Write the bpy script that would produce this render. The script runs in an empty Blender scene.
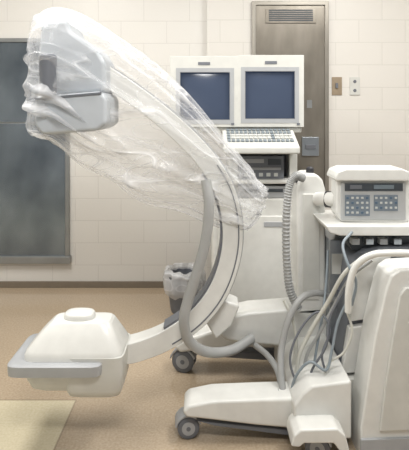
import bpy, math, random
from mathutils import Vector, noise
random.seed(4)
sc = bpy.context.scene
F=494.0; CU=204.5; HV=110.0; H=1.4
def P(u,v,d): return Vector(((u-CU)*d/F, d, H-(v-HV)*d/F))
try: sc.view_settings.view_transform='Standard'
except Exception: pass

# ---------------- materials ----------------
def mat(name, col, rough=0.5, metal=0.0, var=0.04, scale=18, bump=0.0, emis=None, stretch=None, coat=0, col2=None):
    m=bpy.data.materials.new(name); m.use_nodes=True
    n=m.node_tree.nodes; l=m.node_tree.links; b=n['Principled BSDF']
    tc=n.new('ShaderNodeTexCoord'); nz=n.new('ShaderNodeTexNoise'); nz.inputs['Scale'].default_value=scale
    nz.inputs['Detail'].default_value=4
    if stretch:
        mp=n.new('ShaderNodeMapping'); mp.inputs['Scale'].default_value=stretch
        l.new(tc.outputs['Object'],mp.inputs['Vector']); l.new(mp.outputs[0],nz.inputs['Vector'])
    else: l.new(tc.outputs['Object'],nz.inputs['Vector'])
    r=n.new('ShaderNodeValToRGB'); l.new(nz.outputs['Fac'],r.inputs['Fac'])
    r.color_ramp.elements[0].position=0.3; r.color_ramp.elements[1].position=0.7
    r.color_ramp.elements[0].color=[max(0,c*(1-var)) for c in col]+[1]
    r.color_ramp.elements[1].color=[min(1,c*(1+var)) for c in (col2 or col)]+[1]
    l.new(r.outputs['Color'],b.inputs['Base Color'])
    b.inputs['Roughness'].default_value=rough; b.inputs['Metallic'].default_value=metal
    if coat: b.inputs['Coat Weight'].default_value=coat
    if emis:
        b.inputs['Emission Color'].default_value=list(emis)+[1]; b.inputs['Emission Strength'].default_value=1
    if bump:
        bp=n.new('ShaderNodeBump'); bp.inputs['Strength'].default_value=bump; bp.inputs['Distance'].default_value=0.01
        l.new(nz.outputs['Fac'],bp.inputs['Height']); l.new(bp.outputs['Normal'],b.inputs['Normal'])
    return m
def block_mat(name,col,mort):
    m=bpy.data.materials.new(name); m.use_nodes=True
    n=m.node_tree.nodes; l=m.node_tree.links; b=n['Principled BSDF']
    g=n.new('ShaderNodeNewGeometry'); s=n.new('ShaderNodeSeparateXYZ'); c=n.new('ShaderNodeCombineXYZ')
    ad=n.new('ShaderNodeMath'); ad.operation='ADD'
    l.new(g.outputs['Position'],s.inputs[0]); l.new(s.outputs['X'],ad.inputs[0]); l.new(s.outputs['Y'],ad.inputs[1])
    l.new(ad.outputs[0],c.inputs['X']); l.new(s.outputs['Z'],c.inputs['Y'])
    br=n.new('ShaderNodeTexBrick'); l.new(c.outputs[0],br.inputs['Vector'])
    br.inputs['Scale'].default_value=1; br.inputs['Brick Width'].default_value=0.36; br.inputs['Row Height'].default_value=0.175
    br.inputs['Mortar Size'].default_value=0.004; br.inputs['Mortar Smooth'].default_value=0.6
    br.inputs['Color1'].default_value=list(col)+[1]; br.inputs['Color2'].default_value=[x*0.985 for x in col]+[1]
    br.inputs['Mortar'].default_value=list(mort)+[1]
    l.new(br.outputs['Color'],b.inputs['Base Color'])
    nz=n.new('ShaderNodeTexNoise'); nz.inputs['Scale'].default_value=60; l.new(g.outputs['Position'],nz.inputs['Vector'])
    mx=n.new('ShaderNodeMath'); mx.operation='MULTIPLY_ADD'; mx.inputs[1].default_value=-3; 
    l.new(br.outputs['Fac'],mx.inputs[0]); l.new(nz.outputs['Fac'],mx.inputs[2])
    bp=n.new('ShaderNodeBump'); bp.inputs['Strength'].default_value=0.2; bp.inputs['Distance'].default_value=0.002
    l.new(mx.outputs[0],bp.inputs['Height']); l.new(bp.outputs['Normal'],b.inputs['Normal'])
    b.inputs['Roughness'].default_value=0.4
    return m
def floor_mat():
    m=bpy.data.materials.new('terrazzo_floor'); m.use_nodes=True
    n=m.node_tree.nodes; l=m.node_tree.links; b=n['Principled BSDF']
    g=n.new('ShaderNodeNewGeometry'); s=n.new('ShaderNodeSeparateXYZ'); l.new(g.outputs['Position'],s.inputs[0])
    def math_(op,a,bv,c=None):
        q=n.new('ShaderNodeMath'); q.operation=op
        for i,x in enumerate([a,bv,c]):
            if x is None: continue
            if isinstance(x,(int,float)): q.inputs[i].default_value=x
            else: l.new(x,q.inputs[i])
        return q.outputs[0]
    nz=n.new('ShaderNodeTexNoise'); nz.inputs['Scale'].default_value=95; nz.inputs['Detail'].default_value=3
    l.new(g.outputs['Position'],nz.inputs['Vector'])
    r=n.new('ShaderNodeValToRGB'); l.new(nz.outputs['Fac'],r.inputs['Fac'])
    r.color_ramp.elements[0].position=0.3; r.color_ramp.elements[1].position=0.7
    r.color_ramp.elements[0].color=(0.375,0.29,0.20,1); r.color_ramp.elements[1].color=(0.475,0.385,0.28,1)
    r2=n.new('ShaderNodeValToRGB'); l.new(nz.outputs['Fac'],r2.inputs['Fac'])
    r2.color_ramp.elements[0].position=0.3; r2.color_ramp.elements[1].position=0.7
    r2.color_ramp.elements[0].color=(0.54,0.475,0.33,1); r2.color_ramp.elements[1].color=(0.62,0.56,0.41,1)
    a=math_('LESS_THAN',s.outputs['X'],-0.62); c=math_('LESS_THAN',s.outputs['Y'],2.385)
    patch=math_('MULTIPLY',a,c)
    mix=n.new('ShaderNodeMix'); mix.data_type='RGBA'
    l.new(patch,mix.inputs['Factor']); l.new(r.outputs['Color'],mix.inputs[6]); l.new(r2.outputs['Color'],mix.inputs[7])
    sx=math_('COMPARE',s.outputs['X'],-0.62,0.004); sy=math_('COMPARE',s.outputs['Y'],2.385,0.005)
    sx=math_('MULTIPLY',sx,c); sy=math_('MULTIPLY',sy,a)
    sm=math_('MULTIPLY',math_('MAXIMUM',sx,sy),0.5)
    mix2=n.new('ShaderNodeMix'); mix2.data_type='RGBA'; l.new(sm,mix2.inputs['Factor']); l.new(mix.outputs[2],mix2.inputs[6])
    mix2.inputs[7].default_value=(0.2,0.14,0.1,1)
    l.new(mix2.outputs[2],b.inputs['Base Color'])
    b.inputs['Roughness'].default_value=0.11
    return m
def plastic_mat(name,lo,hi):
    m=bpy.data.materials.new(name); m.use_nodes=True
    n=m.node_tree.nodes; l=m.node_tree.links; b=n['Principled BSDF']; out=n['Material Output']
    b.inputs['Base Color'].default_value=(0.92,0.93,0.95,1); b.inputs['Roughness'].default_value=0.12
    tc=n.new('ShaderNodeTexCoord'); mp=n.new('ShaderNodeMapping'); l.new(tc.outputs['Object'],mp.inputs['Vector'])
    mp.inputs['Rotation'].default_value=(0,math.radians(-42),0); mp.inputs['Scale'].default_value=(0.8,2.4,3.8)
    def mth(op,a,bv=None,c=None,clamp=False):
        q=n.new('ShaderNodeMath'); q.operation=op; q.use_clamp=clamp
        for i,x in enumerate([a,bv,c]):
            if x is None: continue
            if isinstance(x,(int,float)): q.inputs[i].default_value=x
            else: l.new(x,q.inputs[i])
        return q.outputs[0]
    def ridge(scale,width,dist):
        nz=n.new('ShaderNodeTexNoise'); nz.inputs['Scale'].default_value=scale; nz.inputs['Detail'].default_value=0.3; nz.inputs['Distortion'].default_value=dist
        l.new(mp.outputs[0],nz.inputs['Vector'])
        a=mth('ABSOLUTE',mth('SUBTRACT',nz.outputs['Fac'],0.5))
        return mth('SUBTRACT',1.0,mth('MULTIPLY',a,width,clamp=True)), nz.outputs['Fac']
    r1,n1=ridge(1.5,20,0.35); r2,n2=ridge(3.2,20,0.3)
    hgt=mth('ADD',mth('MULTIPLY',r1,0.5),mth('MULTIPLY',r2,0.12))
    hgt=mth('ADD',hgt,mth('MULTIPLY',n1,3.6))
    bp=n.new('ShaderNodeBump'); bp.inputs['Strength'].default_value=0.9; bp.inputs['Distance'].default_value=0.018
    l.new(hgt,bp.inputs['Height']); l.new(bp.outputs['Normal'],b.inputs['Normal'])
    op=mth('MULTIPLY',mth('POWER',r1,3.0),0.38*hi*2)
    op=mth('ADD',op,mth('MULTIPLY',mth('POWER',r2,3.0),0.14*hi*2))
    op=mth('ADD',op,lo)
    lw=n.new('ShaderNodeLayerWeight'); lw.inputs['Blend'].default_value=0.25; l.new(bp.outputs['Normal'],lw.inputs['Normal'])
    f=mth('MULTIPLY_ADD',lw.outputs['Facing'],0.38,op,clamp=True)
    tr=n.new('ShaderNodeBsdfTransparent'); mx=n.new('ShaderNodeMixShader')
    tl=n.new('ShaderNodeBsdfTranslucent'); tl.inputs['Color'].default_value=(0.9,0.91,0.93,1)
    m2=n.new('ShaderNodeMixShader'); m2.inputs[0].default_value=0.3; l.new(b.outputs[0],m2.inputs[1]); l.new(tl.outputs[0],m2.inputs[2])
    l.new(f,mx.inputs[0]); l.new(tr.outputs[0],mx.inputs[1]); l.new(m2.outputs[0],mx.inputs[2])
    l.new(mx.outputs[0],out.inputs['Surface'])
    return m
WHITE=mat('painted_white_enamel',(0.69,0.69,0.66),0.27)
WHITE2=mat('warm_white_plastic',(0.57,0.57,0.535),0.38)
HEADW=mat('cool_white_housing',(0.46,0.49,0.52),0.4)
GREYL=mat('light_grey_plastic',(0.36,0.37,0.38),0.4)
GREYM=mat('mid_grey_plastic',(0.14,0.15,0.17),0.45)
DARK=mat('black_rubber',(0.025,0.025,0.03),0.55)
STEEL=mat('brushed_steel',(0.36,0.39,0.42),0.3,0.8,0.12,6)
STEELB=mat('steel_door_blue_grey',(0.085,0.11,0.135),0.25,0.75,0.2,1.8,stretch=(1.0,1,0.7),col2=(0.27,0.31,0.345))
STEELF=mat('steel_frame_grey',(0.30,0.31,0.31),0.35,0.6,0.1,5)
STEELM=mat('brown_grey_steel_door',(0.175,0.155,0.125),0.3,0.55,0.1,3,stretch=(1.5,1,0.5),col2=(0.285,0.26,0.22))
STEELM2=mat('brown_grey_steel_frame',(0.28,0.26,0.225),0.35,0.5,0.1,4)
SCREEN=mat('crt_glass',(0.042,0.055,0.085),0.12,0,0.1,3,emis=(0.017,0.024,0.042))
KEYG=mat('grey_keys',(0.20,0.23,0.25),0.5)
KEYW=mat('pale_keys',(0.50,0.51,0.49),0.5)
HOSE=mat('grey_hose_rubber',(0.36,0.365,0.36),0.4)
HOSEB=mat('blue_grey_cable',(0.24,0.28,0.31),0.45)
HOSEW=mat('off_white_cable',(0.55,0.55,0.50),0.45)
DARKP=mat('dark_panel',(0.05,0.06,0.07),0.4)
FACE=mat('control_face_grey',(0.42,0.43,0.43),0.4)
KEYP=mat('blue_grey_button_panel',(0.17,0.205,0.24),0.45)
GREEN=mat('grey_blue_lens',(0.16,0.20,0.23),0.5)
TEAL=mat('slate_blue_button',(0.08,0.13,0.19),0.5)
BROWN=mat('bronze_plate',(0.34,0.27,0.19),0.4,0.4)
BASEB=mat('tan_rubber_baseboard',(0.20,0.165,0.125),0.5)
WALL=block_mat('painted_block_wall',(0.70,0.68,0.64),(0.615,0.595,0.56))
WALL2=block_mat('painted_block_wall_warm',(0.68,0.655,0.61),(0.595,0.575,0.53))
CEIL=mat('ceiling_paint',(0.85,0.85,0.83),0.8)
FLOOR=floor_mat()
DRAPE=plastic_mat('clear_polythene',0.16,0.5)
LINER=plastic_mat('bin_liner_polythene',0.45,0.6)

# ---------------- helpers ----------------
WO={}
def mk(name,verts,faces,m,parent=None,smooth=False,bevel=0,seg=2,ang=40):
    vs=[Vector(v) for v in verts]
    lo=Vector([min(v[i] for v in vs) for i in range(3)]); hi=Vector([max(v[i] for v in vs) for i in range(3)])
    c=(lo+hi)/2
    me=bpy.data.meshes.new(name); me.from_pydata([v-c for v in vs],[],faces); me.update()
    import bmesh
    bm=bmesh.new(); bm.from_mesh(me); bmesh.ops.recalc_face_normals(bm,faces=bm.faces)
    bm.to_mesh(me); bm.free()
    o=bpy.data.objects.new(name,me); sc.collection.objects.link(o)
    if m: me.materials.append(m)
    WO[o]=c
    if parent:
        o.parent=parent; o.location=c-WO[parent]
    else: o.location=c
    if smooth or bevel:
        for p in me.polygons: p.use_smooth=True
    if smooth:
        try: me.set_sharp_from_angle(angle=math.radians(ang))
        except Exception: pass
    if bevel:
        b=o.modifiers.new('bevel','BEVEL'); b.width=bevel; b.segments=seg; b.limit_method='ANGLE'; b.angle_limit=math.radians(30)
        w=o.modifiers.new('wn','WEIGHTED_NORMAL')
    return o
def boxgeo(a,b):
    x0,y0,z0=a;x1,y1,z1=b
    v=[(x0,y0,z0),(x1,y0,z0),(x1,y1,z0),(x0,y1,z0),(x0,y0,z1),(x1,y0,z1),(x1,y1,z1),(x0,y1,z1)]
    f=[(0,1,2,3),(4,5,6,7),(0,1,5,4),(1,2,6,5),(2,3,7,6),(3,0,4,7)]
    return v,f
def box(name,a,b,m,parent=None,bevel=0,seg=2):
    v,f=boxgeo(a,b); return mk(name,v,f,m,parent,bevel=bevel,seg=seg)
def join(geos):
    V=[];Fc=[]
    for v,f in geos:
        o=len(V); V+=list(v); Fc+=[tuple(i+o for i in q) for q in f]
    return V,Fc
def pbox(name,u0,u1,v0,v1,d,th,m,parent=None,bevel=0,seg=2):
    a=P(u0,v1,d); b=P(u1,v0,d)
    return box(name,(a.x,d,a.z),(b.x,d+th,b.z),m,parent,bevel,seg)
def prismgeo(pts,y0,y1):
    n=len(pts); v=[(p[0],y0,p[1]) for p in pts]+[(p[0],y1,p[1]) for p in pts]
    f=[tuple(range(n)),tuple(range(2*n-1,n-1,-1))]+[(i,(i+1)%n,(i+1)%n+n,i+n) for i in range(n)]
    return v,f
def px(pts,d): return [(P(u,v,d).x,P(u,v,d).z) for u,v in pts]
def prism(name,pts,d,th,m,parent=None,bevel=0,seg=3):
    v,f=prismgeo(px(pts,d),d,d+th); return mk(name,v,f,m,parent,bevel=bevel,seg=seg)
def frame(name,u0,u1,v0,v1,b,d,th,m,parent,bevel=0):
    A=P(u0,v1,d);B=P(u1,v0,d);w=b*d/F
    x0,x1,z0,z1=A.x,B.x,A.z,B.z
    o=[(x0,z0),(x1,z0),(x1,z1),(x0,z1)]; i=[(x0+w,z0+w),(x1-w,z0+w),(x1-w,z1-w),(x0+w,z1-w)]
    V=[(p[0],d,p[1]) for p in o+i]+[(p[0],d+th,p[1]) for p in o+i]
    f=[]
    for k in range(4):
        j=(k+1)%4
        f+=[(k,j,4+j,4+k),(8+k,8+j,12+j,12+k),(k,j,8+j,8+k),(4+k,4+j,12+j,12+k)]
    return mk(name,V,f,m,parent,bevel=bevel)
def spline(pts,n=10):
    pts=[Vector(p) for p in pts]; q=[pts[0]*2-pts[1]]+pts+[pts[-1]*2-pts[-2]]; out=[]
    for i in range(1,len(q)-2):
        a,b,c,d=q[i-1:i+3]
        for k in range(n):
            t=k/n
            out.append(0.5*((2*b)+(c-a)*t+(2*a-5*b+4*c-d)*t*t+(3*b-a-3*c+d)*t**3))
    out.append(pts[-1]); return out
def tubegeo(pts,r,seg=12,n=10,rf=None):
    c=spline(pts,n); V=[];Fc=[]; up=Vector((0,1,0.01)).normalized(); prev=None
    for i,p in enumerate(c):
        t=(c[min(i+1,len(c)-1)]-c[max(i-1,0)]).normalized()
        if prev is None:
            nrm=t.cross(up)
            if nrm.length<1e-3: nrm=t.cross(Vector((1,0,0)))
            nrm.normalize()
        else:
            nrm=(prev-t*prev.dot(t)).normalized()
        prev=nrm; bi=t.cross(nrm)
        rr=r*(rf(i) if rf else 1)
        for k in range(seg):
            a=2*math.pi*k/seg; V.append(p+nrm*math.cos(a)*rr+bi*math.sin(a)*rr)
    for i in range(len(c)-1):
        for k in range(seg):
            j=(k+1)%seg; Fc.append((i*seg+k,i*seg+j,(i+1)*seg+j,(i+1)*seg+k))
    Fc.append(tuple(range(seg))); Fc.append(tuple(range((len(c)-1)*seg,len(c)*seg)))
    return V,Fc
def tube(name,pts,r,m,parent=None,seg=12,n=10,rf=None):
    v,f=tubegeo(pts,r,seg,n,rf); return mk(name,v,f,m,parent,smooth=True)
def lathegeo(p0,axis,prof,seg=32):
    axis=Vector(axis).normalized(); a=axis.cross(Vector((0,0,1)))
    if a.length<1e-3: a=Vector((1,0,0))
    a.normalize(); b=axis.cross(a); V=[];Fc=[]
    for h,r in prof:
        for k in range(seg):
            t=2*math.pi*k/seg; V.append(Vector(p0)+axis*h+(a*math.cos(t)+b*math.sin(t))*r)
    for i in range(len(prof)-1):
        for k in range(seg):
            j=(k+1)%seg; Fc.append((i*seg+k,i*seg+j,(i+1)*seg+j,(i+1)*seg+k))
    Fc.append(tuple(range(seg))); Fc.append(tuple(range((len(prof)-1)*seg,len(prof)*seg)))
    return V,Fc
def lathe(name,p0,axis,prof,m,parent=None,seg=32):
    v,f=lathegeo(p0,axis,prof,seg); return mk(name,v,f,m,parent,smooth=True)
def thing(name,loc,label,cat):
    e=bpy.data.objects.new(name,None); sc.collection.objects.link(e); e.location=loc; e.empty_display_size=0.1
    e['label']=label; e['category']=cat; WO[e]=Vector(loc); return e
def struct(o): o['kind']='structure'; return o
def caster(parent,x,y,r,w,hood,tire=DARK,twist=0.0,hub=None):
    hub=hub or hood
    ax=Vector((math.sin(twist),math.cos(twist),0))
    c=lathe('caster',Vector((x,y,2*r*0.98)),(0,0,1),[(-r*0.5,r*0.35),(-0.002,r*0.4),(0.03,r*0.4)],GREYM,parent,16)
    for s in (-1,1):
        p=Vector((x,y,r))+ax*(s*w*0.5)
        whl=lathe('wheel',p-ax*w*0.2,ax,[(0,r*0.8),(w*0.05,r*0.96),(w*0.1,r),(w*0.3,r),(w*0.36,r*0.96),(w*0.4,r*0.8)],tire,c,32)
        lathe('wheel_hub',p-ax*w*0.23,ax,[(0,r*0.2),(w*0.01,r*0.6),(w*0.45,r*0.6),(w*0.46,r*0.2)],hub,c,24)
        lathe('axle_cap',p-ax*w*0.26,ax,[(0,r*0.1),(w*0.01,r*0.2),(w*0.51,r*0.2),(w*0.52,r*0.1)],GREYM,c,16)
    n=12;px_=Vector((ax.y,-ax.x,0))
    V=[];Fc=[]
    for i in range(n+1):
        a=math.radians(20+150*i/n)
        for rad in (r*1.08,r*1.2):
            for s in (-1,1):
                V.append(Vector((x,y,r))+px_*math.cos(a)*rad+Vector((0,0,math.sin(a)*rad))+ax*s*w*0.75)
    for i in range(n):
        b=i*4
        Fc+=[(b,b+1,b+5,b+4),(b+2,b+3,b+7,b+6),(b,b+2,b+6,b+4),(b+1,b+3,b+7,b+5)]
    Fc+=[(0,1,3,2),(n*4,n*4+1,n*4+3,n*4+2)]
    mk('caster_fender',V,Fc,hood,c,smooth=True)
    return c

# ---------------- room ----------------
DW=3.9
struct(box('floor',(-3.2,-0.6,-0.05),(3.2,4.05,0),FLOOR))
XC=P(207,0,DW).x
struct(box('wall_back',(-3.2,DW,0),(XC,DW+0.15,2.9),WALL))
struct(box('wall_back_return',(XC,DW-0.06,0),(3.2,DW+0.15,2.9),WALL2))
struct(box('wall_left',(-3.3,-0.6,0),(-3.2,4.05,2.9),WALL))
struct(box('wall_right',(3.2,-0.6,0),(3.3,4.05,2.9),WALL2))
struct(box('ceiling',(-3.3,-0.6,2.9),(3.3,4.05,2.98),CEIL))
struct(box('baseboard_back',(-3.2,DW-0.012,0),(XC,DW,0.05),BASEB,bevel=0.003))
struct(box('baseboard_right',(XC,DW-0.072,0),(3.2,DW-0.06,0.05),BASEB,bevel=0.003))

d1=struct(frame('door_1',-75,69,38,260,4,DW-0.03,0.03,STEELF,None,bevel=0.003))
pbox('door_leaf',-71,65,42,122,DW-0.016,0.016,STEELB,d1)
pbox('door_leaf',-71,65,123.5,256,DW-0.020,0.020,STEELB,d1)
pbox('door_sill',-75,70,257,264,DW-0.045,0.045,STEELF,d1,bevel=0.003)
box('door_pull',(P(-8,0,DW).x,DW-0.06,1.0),(P(-5,0,DW).x,DW-0.014,1.25),STEEL,d1,bevel=0.004)
DR=DW-0.06
d2=struct(frame('door_2',252,329,1,200,4,DR-0.03,0.03,STEELM2,None,bevel=0.003))
pbox('door_leaf',256,325,5,196,DR-0.016,0.016,STEELM,d2)
vt=pbox('vent_grille',266,316,9,23,DR-0.026,0.01,STEELM,d2,bevel=0.002)
geos=[]
for i in range(6):
    a=P(269,20.8-i*2,DR-0.03); b=P(313,19.6-i*2,DR-0.03)
    geos.append(boxgeo((a.x,DR-0.03,a.z),(b.x,DR-0.026,b.z)))
v,f=join(geos); mk('grille_slats',v,f,DARKP,vt)
hd=pbox('door_latch',302,319,137,156,DR-0.03,0.014,STEEL,d2,bevel=0.003)
pbox('latch_lever',306,316,145,149,DR-0.045,0.015,GREYM,hd,bevel=0.002)
pbox('door_sign',307,312,100,108,DR-0.02,0.004,STEELF,d2)
def plate(name,u0,u1,v0,v1,m,mt,label,cat,kind):
    t=thing(name,P((u0+u1)/2,v1,DR),label,cat)
    p=pbox('cover_plate',u0,u1,v0,v1,DR-0.008,0.008,m,t,bevel=0.002)
    if kind=='s':
        pbox('toggle',(u0+u1)/2-1.2,(u0+u1)/2+1.2,(v0+v1)/2-3,(v0+v1)/2+2,DR-0.02,0.012,mt,p,bevel=0.001)
    else:
        for k in (-4.5,4.5):
            c=P((u0+u1)/2,(v0+v1)/2+k,DR-0.011)
            lathe('socket',c,(0,1,0),[(0,0.011),(0.003,0.013)],mt,p,20)
plate('light_switch',332,342,77,95,BROWN,GREYM,'bronze-coloured switch plate mounted beside the steel door','light switch','s')
plate('wall_outlet',350,360,77,95,WHITE2,GREYM,'pale outlet plate on the block wall beside the switch','wall outlet','o')

# ---------------- workstation cart ----------------
ws=thing('monitor_workstation',Vector((P(262,0,3.0).x,3.2,0)),'off-white mobile workstation with two screens and keyboard','medical workstation')
D=2.95
def wb(name,u0,u1,v0,v1,d,th,m,parent=ws,bevel=0.006,seg=2): return pbox(name,u0,u1,v0,v1,d,th,m,parent,bevel,seg)
cab=wb('cabinet',212,303,197,338,D,0.52,WHITE,bevel=0.022,seg=4)
wb('cabinet_door',218,297,216,306,D-0.010,0.012,WHITE,cab,0.006)
wb('door_recess',264,284,222,227,D-0.014,0.006,GREYL,cab,0.002)
wb('base_bumper',208,306,314,338,D-0.03,0.58,GREYL,ws,0.02)
for x in (P(220,0,D).x+0.02,P(298,0,D).x-0.02):
    for y in (D+0.05,D+0.45):
        caster(ws,x,y,0.042,0.04,GREYL)
bay=join([boxgeo((P(230,0,D).x,D+0.02,P(0,198,D).z),(P(238,0,D).x,D+0.5,P(0,148,D).z)),
          boxgeo((P(290,0,D).x,D+0.02,P(0,198,D).z),(P(298,0,D).x,D+0.5,P(0,148,D).z)),
          boxgeo((P(230,0,D).x,D+0.45,P(0,198,D).z),(P(298,0,D).x,D+0.5,P(0,148,D).z))])
mk('equipment_bay',bay[0],bay[1],WHITE2,ws,bevel=0.004)
wb('bay_shelf',230,302,180,184,D-0.03,0.5,WHITE,ws,0.006)
wb('bay_interior',238,290,150,198,D+0.14,0.3,GREYM,ws,0.002)
rec=wb('video_recorder',240,284,156,179,D+0.02,0.17,GREYM,ws,0.004)
wb('recorder_slot',243,264,159,163,D+0.016,0.006,GREYL,rec,0.001)
wb('recorder_display',268,281,159,165,D+0.016,0.006,DARKP,rec,0.001)
wb('recorder_slot',243,281,167.5,170,D+0.016,0.006,GREYL,rec,0.001)
for k in range(5): wb('recorder_button',244+k*7.5,248+k*7.5,173,176.5,D+0.014,0.008,KEYW,rec,0.001)
pr=wb('printer',238,291,186,198,D-0.0,0.4,GREYL,ws,0.004)
wb('printer_slot',244,283,189,192,D-0.005,0.007,DARKP,pr,0.001)
wb('monitor_deck',174,302,126,133,3.0,0.42,WHITE2,ws,0.012,3)
wb('monitor_stand',222,285,133,150,3.05,0.3,WHITE2,ws,0.01)
zb=P(0,128,3.0).z; zf=P(0,147,2.78).z; xl=P(223,0,2.85).x; xr=P(298,0,2.85).x
V=[(xl,2.78,zf-0.04),(xr,2.78,zf-0.04),(xr,3.02,zf-0.04),(xl,3.02,zf-0.04),(xl,2.78,zf),(xr,2.78,zf),(xr,3.02,zb),(xl,3.02,zb)]
kb=mk('keyboard_console',V,[(0,1,2,3),(4,5,6,7),(0,1,5,4),(1,2,6,5),(2,3,7,6),(3,0,4,7)],WHITE2,ws,bevel=0.01,seg=3)
kb['label']='sloping cream keyboard console with grey and pale keys'
def slope(x,t): return Vector((x,2.78+0.24*t,zf+(zb-zf)*t))
keymesh={}
for r in range(5):
    for c in range(15):
        x=xl+0.035+c*(xr-xl-0.07)/14; t=0.28+r*0.14
        p=slope(x,t); m=KEYG if (r>=3 or c in (0,10) or (r*3+c*5)%5==0) else KEYW
        key=m.name
        if key not in keymesh:
            s=0.0092; h=0.009
            vv,ff=boxgeo((-s,-s*1.15,0),(s,s*1.15,h))
            me=bpy.data.meshes.new('key'); me.from_pydata(vv,[],ff); me.materials.append(m); keymesh[key]=me
        o=bpy.data.objects.new('key',keymesh[key]); sc.collection.objects.link(o); o.parent=kb
        o.location=p-WO[kb]; o.rotation_euler=(math.atan2(zb-zf,0.24),0,0)
def monitor(u0,u1,v0,v1,su0,su1,sv0,sv1,name='monitor'):
    d=2.98; A=P(u0,v1,d);B=P(u1,v0,d)
    y1=d+0.36; t=0.05
    fr=[(A.x,A.z),(B.x,A.z),(B.x,B.z),(A.x,B.z)]; bk=[(A.x+t,A.z+0.01),(B.x-t,A.z+0.01),(B.x-t,B.z-0.05),(A.x+t,B.z-0.05)]
    V=[(p[0],d+0.03,p[1]) for p in fr]+[(p[0],y1,p[1]) for p in bk]
    mo=mk(name,V,[(0,1,2,3),(4,5,6,7),(0,1,5,4),(1,2,6,5),(2,3,7,6),(3,0,4,7)],WHITE2,ws,bevel=0.012,seg=3)
    a=P(su0,sv1,d);b=P(su1,sv0,d)
    o=fr; i=[(a.x,a.z),(b.x,a.z),(b.x,b.z),(a.x,b.z)]
    ins=0.006; i2=[(a.x+ins,a.z+ins),(b.x-ins,a.z+ins),(b.x-ins,b.z-ins),(a.x+ins,b.z-ins)]
    V=[(p[0],d-0.0,p[1]) for p in o+i]+[(p[0],d+0.035,p[1]) for p in o+i2]
    f=[]
    for k in range(4):
        j=(k+1)%4
        f+=[(k,j,4+j,4+k),(8+k,8+j,12+j,12+k),(k,j,8+j,8+k),(4+k,4+j,12+j,12+k)]
    mk('bezel',V,f,WHITE2,mo,bevel=0.002)
    frame('screen_surround',su0-2,su1+2,sv0-2,sv1+2,4,d-0.002,0.004,GREYL,mo)
    frame('screen_gasket',su0+1,su1-1,sv0+1,sv1-1,1.6,d-0.001,0.006,GREYM,mo)
    N=14;V=[];f=[]
    for r in range(N+1):
        for c in range(N+1):
            s=c/N;q=r/N
            bul=0.014*(1-(2*s-1)**2)*(1-(2*q-1)**2)
            V.append((a.x+(b.x-a.x)*s,d+0.022-bul,a.z+(b.z-a.z)*q))
    for r in range(N):
        for c in range(N):
            k=r*(N+1)+c; f.append((k,k+1,k+N+2,k+N+1))
    mk('screen',V,f,SCREEN,mo,smooth=True)
    pbox('nameplate',(u0+u1)/2-6,(u0+u1)/2+6,v0+6,v0+9,d-0.003,0.004,GREYM,mo,bevel=0.0008)
    pbox('power_button',u1-7,u1-4,v1-4,v1-2,d-0.004,0.006,GREYM,mo)
    return mo
monitor(170,238.2,56,127,178,232,70,122)
monitor(238,304,55,127,243,297,69,121)
wb('monitor_shell',173,301,57,63,3.02,0.3,WHITE2,ws,0.01,3)

# ---------------- C-arm machine ----------------
cm=thing('c_arm_xray_machine',Vector((0.6,2.35,0)),'white mobile C-shaped X-ray machine on a wheeled base','x-ray machine')
def dC(u): return 2.1+(u-85)*0.0016
ARC=spline([Vector(q+(0,)) for q in [(72,58),(108,77),(146,103),(184,135),(212,167),(228,200),(232,240),(222,280),(201,311),(170,334),(138,347),(106,353)]],8)
def arcs(name,o0,o1,i0,i1,y0,y1,m,parent,bevel=0):
    V=[];f=[]
    for i in range(i0,i1+1):
        p=ARC[i]; t=(ARC[min(i+1,len(ARC)-1)]-ARC[max(i-1,0)]).normalized(); nrm=Vector((t.y,-t.x,0))
        for off,yy in ((o0,y0),(o1,y0),(o1,y1),(o0,y1)):
            q=p+nrm*off; w=P(q.x,q.y,dC(q.x)); w.y+=yy; V.append(w)
    n=i1-i0
    for i in range(n):
        b=i*4
        for k in range(4):
            j=(k+1)%4; f.append((b+k,b+j,b+4+j,b+4+k))
    f+=[(0,1,2,3),(n*4,n*4+1,n*4+2,n*4+3)]
    return mk(name,V,f,m,parent,bevel=bevel)
L=len(ARC)-1
ca=arcs('c_arc',-10,10,0,L,-0.05,0.05,WHITE,cm,bevel=0.006)
arcs('arc_rail_groove',5.2,6.4,32,L-16,-0.052,-0.045,GREYM,ca)
arcs('arc_track',9.5,11.0,0,L-8,-0.03,0.03,GREYL,ca)
arcs('arc_inner_liner',-12,-9.6,32,L-16,-0.044,0.044,GREYM,ca)

def sring(x0,x1,y0,y1,z,e=0.45,n=48):
    cx=(x0+x1)/2;cy=(y0+y1)/2;hx=(x1-x0)/2;hy=(y1-y0)/2;out=[]
    for k in range(n):
        a=2*math.pi*k/n;c=math.cos(a);s=math.sin(a)
        out.append(Vector((cx+hx*math.copysign(abs(c)**e,c),cy+hy*math.copysign(abs(s)**e,s),z)))
    return out
def loft(name,secs,m,parent,ang=50):
    n=len(secs[0]); V=[p for s in secs for p in s]; f=[]
    for i in range(len(secs)-1):
        for k in range(n):
            j=(k+1)%n; f.append((i*n+k,i*n+j,(i+1)*n+j,(i+1)*n+k))
    f+=[tuple(range(n)),tuple(range((len(secs)-1)*n,len(secs)*n))]
    return mk(name,V,f,m,parent,smooth=True,ang=ang)
y0,y1=1.99,2.23
def Xc(u): return (u-CU)*2.03/F
def Zc(v): return H-(v-HV)*2.03/F
def S(u0,u1,v,iy,e=0.3): return sring(Xc(u0),Xc(u1),y0+iy,y1-iy,Zc(v),e)
lh=loft('image_receptor',[S(24,123,358,0.0,0.28),S(24.5,123,353,0.002,0.28),S(26.5,121.5,349,0.008,0.28),S(37,115,337,0.035,0.3),S(46,110,328,0.055,0.32),S(49,107.5,326,0.062,0.34),S(56,102,325,0.08,0.4)],WHITE,cm,ang=22)
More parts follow.
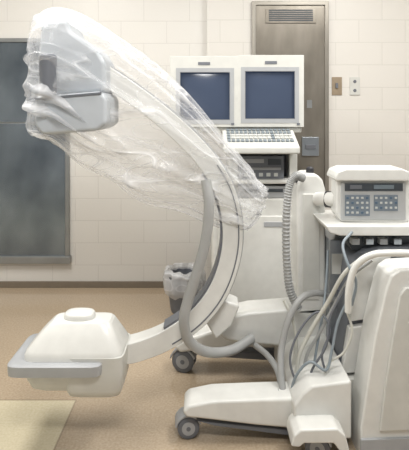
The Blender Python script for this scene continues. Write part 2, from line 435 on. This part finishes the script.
loft('receptor_cap',[S(59,91,326,0.075,0.75),S(59.5,90.5,321,0.075,0.75),S(61,89,319.3,0.08,0.75),S(66,84,318.4,0.09,0.75)],WHITE,lh)
loft('receptor_body',[S(72,117,396,0.03,0.3),S(68,120.5,394,0.018,0.3),S(66,123,387,0.006,0.25),S(65,124,370,0.0,0.25),S(64,124.5,354,0.0,0.25)],WHITE2,lh,ang=35)
loft('receptor_lower_shell',[S(38,92,390,0.035,0.3),S(31,96,387,0.02,0.3),S(27,98,377,0.006,0.25),S(26,98,357,0.0,0.25)],WHITE2,lh,ang=35)
loft('receptor_tray',[S(13,103,370,-0.02,0.2),S(11.5,104,369,-0.028,0.2),S(11,104.5,364,-0.03,0.2),S(11,104.5,359,-0.03,0.2),S(13,103,357.5,-0.022,0.2)],GREYL,lh,ang=35)
# upper head (tube housing)
uh=prism('xray_tube_housing',[(40,32),(46,20),(66,20),(72,32),(98,50),(105,62),(105,92),(37,96),(38,62)],1.98,0.24,HEADW,cm,bevel=0.018,seg=4)
prism('collimator_housing',[(35,96),(100,91),(106,98),(106,124),(97,131),(42,135),(34,126)],1.93,0.30,HEADW,uh,bevel=0.016,seg=4)
prism('housing_seam',[(35,98),(101,92),(101,94),(35,100)],1.925,0.02,GREYM,uh)
lathe('grip_cylinder',P(48,96,1.93),(0,0,1),[(0,0.025),(0.006,0.033),(0.155,0.033),(0.162,0.025)],GREYM,uh,24)
lathe('housing_collar',P(55,24,2.08),(0,0,1),[(-0.03,0.055),(0.02,0.05),(0.035,0.04)],HEADW,uh,24)

prism('cross_arm',[(216,326),(222,318),(250,312),(300,308),(345,304),(345,346),(300,348),(250,345),(226,341),(217,334)],2.42,0.16,WHITE,cm,bevel=0.018,seg=4)
prism('arc_carriage',[(205,322),(224,300),(240,306),(232,326),(216,340)],2.32,0.12,WHITE,cm,bevel=0.012,seg=3)
prism('leg',[(174,348),(180,341),(196,336),(214,330),(234,325),(262,320),(300,316),(350,314),(350,352),(300,350),(240,348),(200,351),(180,354)],2.60,0.13,WHITE,cm,bevel=0.02,seg=3)
prism('leg_bumper',[(190,352),(345,353),(345,361),(275,361),(215,357)],2.62,0.1,GREYM,cm,bevel=0.005)
prism('leg',[(182,412),(188,406),(212,401),(262,399),(300,398),(350,398),(350,433),(300,430),(255,426),(214,421),(186,418)],2.06,0.14,WHITE,cm,bevel=0.014,seg=3)
prism('leg_bumper',[(196,421),(300,431),(350,434),(350,438),(300,437),(215,426)],2.08,0.1,GREYM,cm,bevel=0.003)
prism('base_nose',[(294,406),(302,394),(312,386),(352,381),(352,440),(300,436),(294,428)],2.0,0.58,WHITE,cm,bevel=0.012,seg=3)
caster(cm,P(184,0,2.62).x,2.66,0.060,0.05,GREYL,GREYM,0.25,GREYL)
caster(cm,P(188,0,2.13).x,2.13,0.047,0.05,GREYL,GREYM,-0.1,GREYL)
caster(cm,P(318,0,2.0).x,2.0,0.05,0.05,GREYL,GREYM,0.3,GREYL)
prism('caster_guard',[(291,447),(294,436),(301,430),(338,429),(346,436),(350,452),(340,452),(334,444),(304,444),(300,448)],1.91,0.13,WHITE,cm,bevel=0.008,seg=3)
# column
col=prism('lift_column',[(297,190),(299,180),(305,174),(317,174),(323,180),(326,190),(326,316),(297,316)],2.42,0.18,WHITE,cm,bevel=0.016,seg=4)
prism('column_side_cover',[(303,194),(320,194),(320,300),(303,300)],2.412,0.012,WHITE2,col,bevel=0.004)
lathe('column_knob',P(310,175,2.48),(0,0,1),[(0,0.016),(0.018,0.020),(0.035,0.018),(0.042,0.01)],DARK,col,20)
lathe('column_knob',P(298,180,2.46),(-1,0,0.3),[(0,0.014),(0.022,0.018),(0.032,0.012)],DARK,col,20)
tube('ribbed_cable',[P(303,178,2.36),P(296,176,2.34),P(290,184,2.33),P(287,205,2.33),P(286,235,2.33),P(287,265,2.33),P(290,290,2.34),P(298,308,2.36)],0.018,HOSE,cm,16,24,rf=lambda i:1+0.16*math.cos(i*math.pi/1.5))
st=pbox('steel_column',329,350,240,392,2.36,0.22,STEEL,cm,bevel=0.006)
pbox('column_label',332,346,254,274,2.356,0.006,WHITE2,st)
pbox('column_slot',337,342,290,350,2.356,0.006,GREYM,st)
# main body
bd=prism('main_body',[(354,262),(366,252),(382,248),(470,246),(470,440),(334,440),(332,408),(340,366),(348,325)],2.18,0.40,GREYM,cm,bevel=0.012,seg=3)  # grey body colour holds painted shade for the gaps between white panels
prism('side_cover',[(386,290),(391,276),(400,270),(470,266),(470,466),(361,466),(361,428),(367,388),(375,338)],1.97,0.16,WHITE,bd,bevel=0.009,seg=3)
prism('side_cover_step',[(400,296),(406,288),(470,285),(470,428),(380,432),(385,390),(393,338)],1.955,0.018,WHITE2,bd,bevel=0.005)
prism('side_cover_kick',[(361,440),(470,436),(470,466),(361,466)],1.96,0.012,GREYL,bd,bevel=0.003)
prism('flank_panel',[(357,268),(368,258),(392,255),(382,288),(376,318),(350,322)],2.15,0.035,WHITE,bd,bevel=0.005)
prism('flank_panel',[(349,328),(374,324),(366,372),(342,374)],2.15,0.035,WHITE,bd,bevel=0.005)
prism('flank_panel',[(341,380),(365,378),(361,425),(337,425)],2.13,0.05,WHITE2,bd,bevel=0.005)
prism('deck',[(326,226),(420,226),(470,228),(470,236),(340,236),(330,233)],2.15,0.36,WHITE,cm,bevel=0.006)
prism('deck_gap_shade',[(345,236),(470,236),(470,250),(352,250)],2.24,0.25,DARKP,cm,bevel=0.004)  # solid dark block, painted shade filling the gap under the deck
for k,u in enumerate((352,366,380,394)): pbox('deck_connector',u,u+8,239,245,2.2,0.05,(GREYL,STEEL)[k%2],cm,bevel=0.003)
tube('push_handle',[P(348,312,2.04),P(349,288,2.03),P(356,266,2.02),P(372,255,2.0),P(395,253,1.98),P(430,254,1.97)],0.014,WHITE,cm,14)
# control panel
cp=prism('control_panel',[(337,179),(410,179),(410,221),(404,224),(342,222),(336,214)],2.22,0.10,WHITE,cm,bevel=0.008,seg=3)
cp['label']='white control box with dark display and small pale buttons'
prism('panel_lid',[(335,178),(338,172),(346,169),(403,169),(410,172),(412,178),(411,181),(336,181)],2.19,0.16,WHITE,cp,bevel=0.008,seg=3)
pbox('control_face',341,406,182,220,2.214,0.01,FACE,cp,bevel=0.003)
pbox('display',345,403,183.5,191,2.210,0.008,DARKP,cp,bevel=0.001)
pbox('display_readout',374,394,185,189,2.207,0.004,GREEN,cp)
pbox('display_readout',350,362,185,189,2.207,0.004,GREYM,cp)
pbox('button_field',345,370,195,216,2.211,0.006,KEYP,cp,bevel=0.001)
pbox('button_field',374,398,195,211,2.211,0.006,KEYP,cp,bevel=0.001)
for r in range(4):
    for c in range(10):
        if c>4 and r==3: continue
        u=346.6+c*4.9+(4.2 if c>4 else 0)
        pbox('button',u,u+2.3,197+r*4.9,199+r*4.9,2.208,0.006,TEAL if (r*5+c*3)%4==0 else KEYW,cp,bevel=0.0006)
prism('panel_neck',[(355,220),(392,220),(396,230),(350,230)],2.25,0.1,GREYL,cm,bevel=0.008)
tube('panel_bracket',[P(318,199,2.40),P(328,199,2.34),P(338,200,2.28)],0.034,WHITE,cm,18)
lathe('bracket_ring',P(326,199,2.35),(1,-0.6,0),[(0,0.039),(0.028,0.039)],DARK,cm,24)
# hoses
def hose(name,pp,r,m=HOSE): return tube(name,[P(*q) for q in pp],r,m,cm,14,10)
hose('hose',[(206,180,2.16),(209,205,2.14),(206,238,2.14),(198,270,2.14),(188,300,2.14),(184,322,2.14),(190,342,2.18),(208,352,2.25),(232,350,2.32),(252,338,2.4)],0.023)
hose('hose',[(255,345,2.4),(268,356,2.3),(278,372,2.22),(283,398,2.13)],0.014)
hose('hose',[(334,300,2.32),(320,293,2.28),(303,297,2.24),(290,316,2.22),(282,345,2.20),(281,372,2.16),(284,400,2.12)],0.015)
hose('hose',[(286,392,2.2),(296,350,2.23),(293,320,2.25),(284,300,2.28)],0.008,HOSEW)
hose('cable',[(296,394,2.16),(298,360,2.16),(310,332,2.16),(328,302,2.14),(344,274,2.08),(364,257,2.06)],0.009,HOSEW)
hose('cable',[(303,390,2.18),(306,358,2.18),(320,332,2.18),(336,302,2.16),(351,277,2.07),(372,260,2.05)],0.007,HOSE)
hose('cable',[(311,388,2.16),(316,352,2.18),(322,318,2.22),(326,285,2.28),(328,250,2.33)],0.006,HOSEB)
hose('cable',[(290,396,2.12),(296,376,2.1),(310,362,2.08),(326,370,2.06),(332,350,2.08),(338,322,2.1),(350,296,2.1)],0.006,HOSEB)
hose('cable',[(306,394,2.12),(312,370,2.1),(326,346,2.1),(330,318,2.12),(344,290,2.1),(356,262,2.08),(380,250,2.08)],0.005,GREYM)
hose('cable',[(322,386,2.1),(328,364,2.08),(344,352,2.07),(352,330,2.07),(346,306,2.08),(352,284,2.07)],0.005,HOSEW)
hose('cable',[(300,392,2.12),(290,360,2.14),(300,330,2.16),(318,312,2.16),(330,330,2.12),(322,356,2.1),(330,382,2.1)],0.005,GREYM)
lathe('cable_clamp',P(283,392,2.125),(0,0,1),[(-0.03,0.022),(0.01,0.022)],GREYM,cm,16)
hose('cable',[(352,232,2.14),(343,244,2.1),(347,262,2.06),(356,282,2.05),(352,305,2.08)],0.006,HOSEB)

# ---------------- plastic drape ----------------
st=[((41,58),(37,108),0.04),((38,26),(31,130),0.13),((46,10),(42,143),0.17),((68,9),(66,156),0.19),((98,22),(96,178),0.20),((130,44),(128,197),0.18),
    ((164,71),(161,209),0.15),((195,102),(198,219),0.13),((222,134),(226,225),0.12),((246,164),(241,229),0.12),((259,183),(251,224),0.10),((266,194),(260,214),0.04)]
NS=220; NK=140
def cat(vals,t):
    n=len(vals)-1; x=t*n; i=min(int(x),n-1); f=x-i
    a=vals[max(i-1,0)];b=vals[i];c=vals[i+1];d=vals[min(i+2,n)]
    return 0.5*((2*b)+(c-a)*f+(2*a-5*b+4*c-d)*f*f+(3*b-a-3*c+d)*f**3)
V=[];Fc=[]
for i in range(NS+1):
    t=i/NS
    au=cat([s[0][0] for s in st],t);av=cat([s[0][1] for s in st],t);bu=cat([s[1][0] for s in st],t);bv=cat([s[1][1] for s in st],t);th=max(0.012,cat([s[2] for s in st],t))
    A=P(au,av,dC(au)); B=P(bu,bv,dC(bu)); C=(A+B)/2; h=(A-B)/2
    g=max(0,(t-0.74)/0.26)
    for k in range(NK):
        a=2*math.pi*k/NK; ca_,sa=math.cos(a),math.sin(a); e=0.85
        cc=math.copysign(abs(ca_)**e,ca_); ss=math.copysign(abs(sa)**e,sa)
        # sheet hangs thinner towards its lower hem
        hem=1.0-0.35*max(0,-cc)*min(1,max(0,(t-0.3)*3))
        p=C+h*cc+Vector((0,1,0))*th*ss*hem
        q=Vector((t*1.7-math.cos(a)*1.3,math.cos(a)*2.5,math.sin(a)*2.5))
        r1=max(0,1-abs(noise.noise(q))*2.6)**2
        q2=Vector((t*3.2+5-math.cos(a)*1.8,math.cos(a)*4.2+t,math.sin(a)*4.2)); r2=max(0,1-abs(noise.noise(q2))*3.0)**2
        q3=Vector((t*14,math.cos(a)*5,math.sin(a)*5)); r3=max(0,1-abs(noise.noise(q3))*3)**2
        off=r1*0.055+r2*0.022+r3*0.040*g-0.042*(1-g)-0.014
        wav=0.012*math.sin(t*34)*max(0,-cc)**3
        dirv=(h.normalized()*cc*0.5+Vector((0,1,0))*ss)
        V.append(p+dirv*off+Vector((0,0,wav)))
for i in range(NS):
    for k in range(NK):
        j=(k+1)%NK; Fc.append((i*NK+k,i*NK+j,(i+1)*NK+j,(i+1)*NK+k))
dp=mk('plastic_drape',V,Fc,DRAPE,None,smooth=False)
for p in dp.data.polygons: p.use_smooth=True
dp['label']='clear crinkled plastic sheet draped over the upper C-arm'; dp['category']='plastic drape'

# ---------------- waste bin ----------------
wx=P(184,0,3.45).x
wbn=thing('waste_bucket',Vector((wx,3.45,0)),'small dark waste bucket with loose clear liner by the wall','waste bin')
lathe('bucket',Vector((wx,3.45,0)),(0,0,1),[(0,0.088),(0.02,0.095),(0.24,0.122),(0.25,0.128),(0.262,0.128),(0.262,0.118),(0.05,0.088)],GREYM,wbn)
V=[];Fc=[];n=64
prof=[(0.134,0.13),(0.145,0.17),(0.142,0.22),(0.136,0.265),(0.130,0.292),(0.112,0.296),(0.104,0.26)]
for i,(rr,zz) in enumerate(prof):
    for k in range(n):
        a=2*math.pi*k/n; fl=0.010*math.sin(a*9+i*0.4)+0.012*noise.noise(Vector((math.cos(a)*4,math.sin(a)*4,i*0.6)))
        z=zz+(0.035 if i==0 else 0.014)*noise.noise(Vector((math.cos(a)*3,math.sin(a)*3,i*0.5+5)))
        V.append((wx+(rr+fl)*math.cos(a),3.45+(rr+fl)*math.sin(a),z))
for i in range(len(prof)-1):
    for k in range(n):
        j=(k+1)%n; Fc.append((i*n+k,i*n+j,(i+1)*n+j,(i+1)*n+k))
mk('bin_liner',V,Fc,LINER,wbn,smooth=True,ang=80)

# ---------------- light ----------------
def area(name,loc,sx,sy,e,rot=(0,0,0),col=(1,0.985,0.96)):
    l=bpy.data.lights.new(name,'AREA'); l.shape='RECTANGLE'; l.size=sx; l.size_y=sy; l.energy=e; l.color=col
    o=bpy.data.objects.new(name,l); sc.collection.objects.link(o); o.location=loc; o.rotation_euler=rot; return o
area('ceiling_and_softbox_light',(-1.2,2.1,2.86),0.6,1.2,56)
area('ceiling_and_softbox_light',(1.2,2.1,2.86),0.6,1.2,56)
area('ceiling_and_softbox_light',(0,0.3,2.8),0.9,0.45,42,(math.radians(35),0,0))  # added softbox above the camera for drape highlights, not a ceiling fixture
w=bpy.data.worlds.new('world'); sc.world=w; w.use_nodes=True
w.node_tree.nodes['Background'].inputs[0].default_value=(0.97,0.98,1,1); w.node_tree.nodes['Background'].inputs[1].default_value=0.34
# ---------------- camera ----------------
cd=bpy.data.cameras.new('camera'); cam=bpy.data.objects.new('camera',cd); sc.collection.objects.link(cam)
cam.location=(0,0,H); cam.rotation_euler=(math.radians(90),0,0)
cd.lens=F*36/450; cd.sensor_width=36; cd.shift_y=-(225-HV)/450; cd.clip_start=0.05
sc.camera=cam
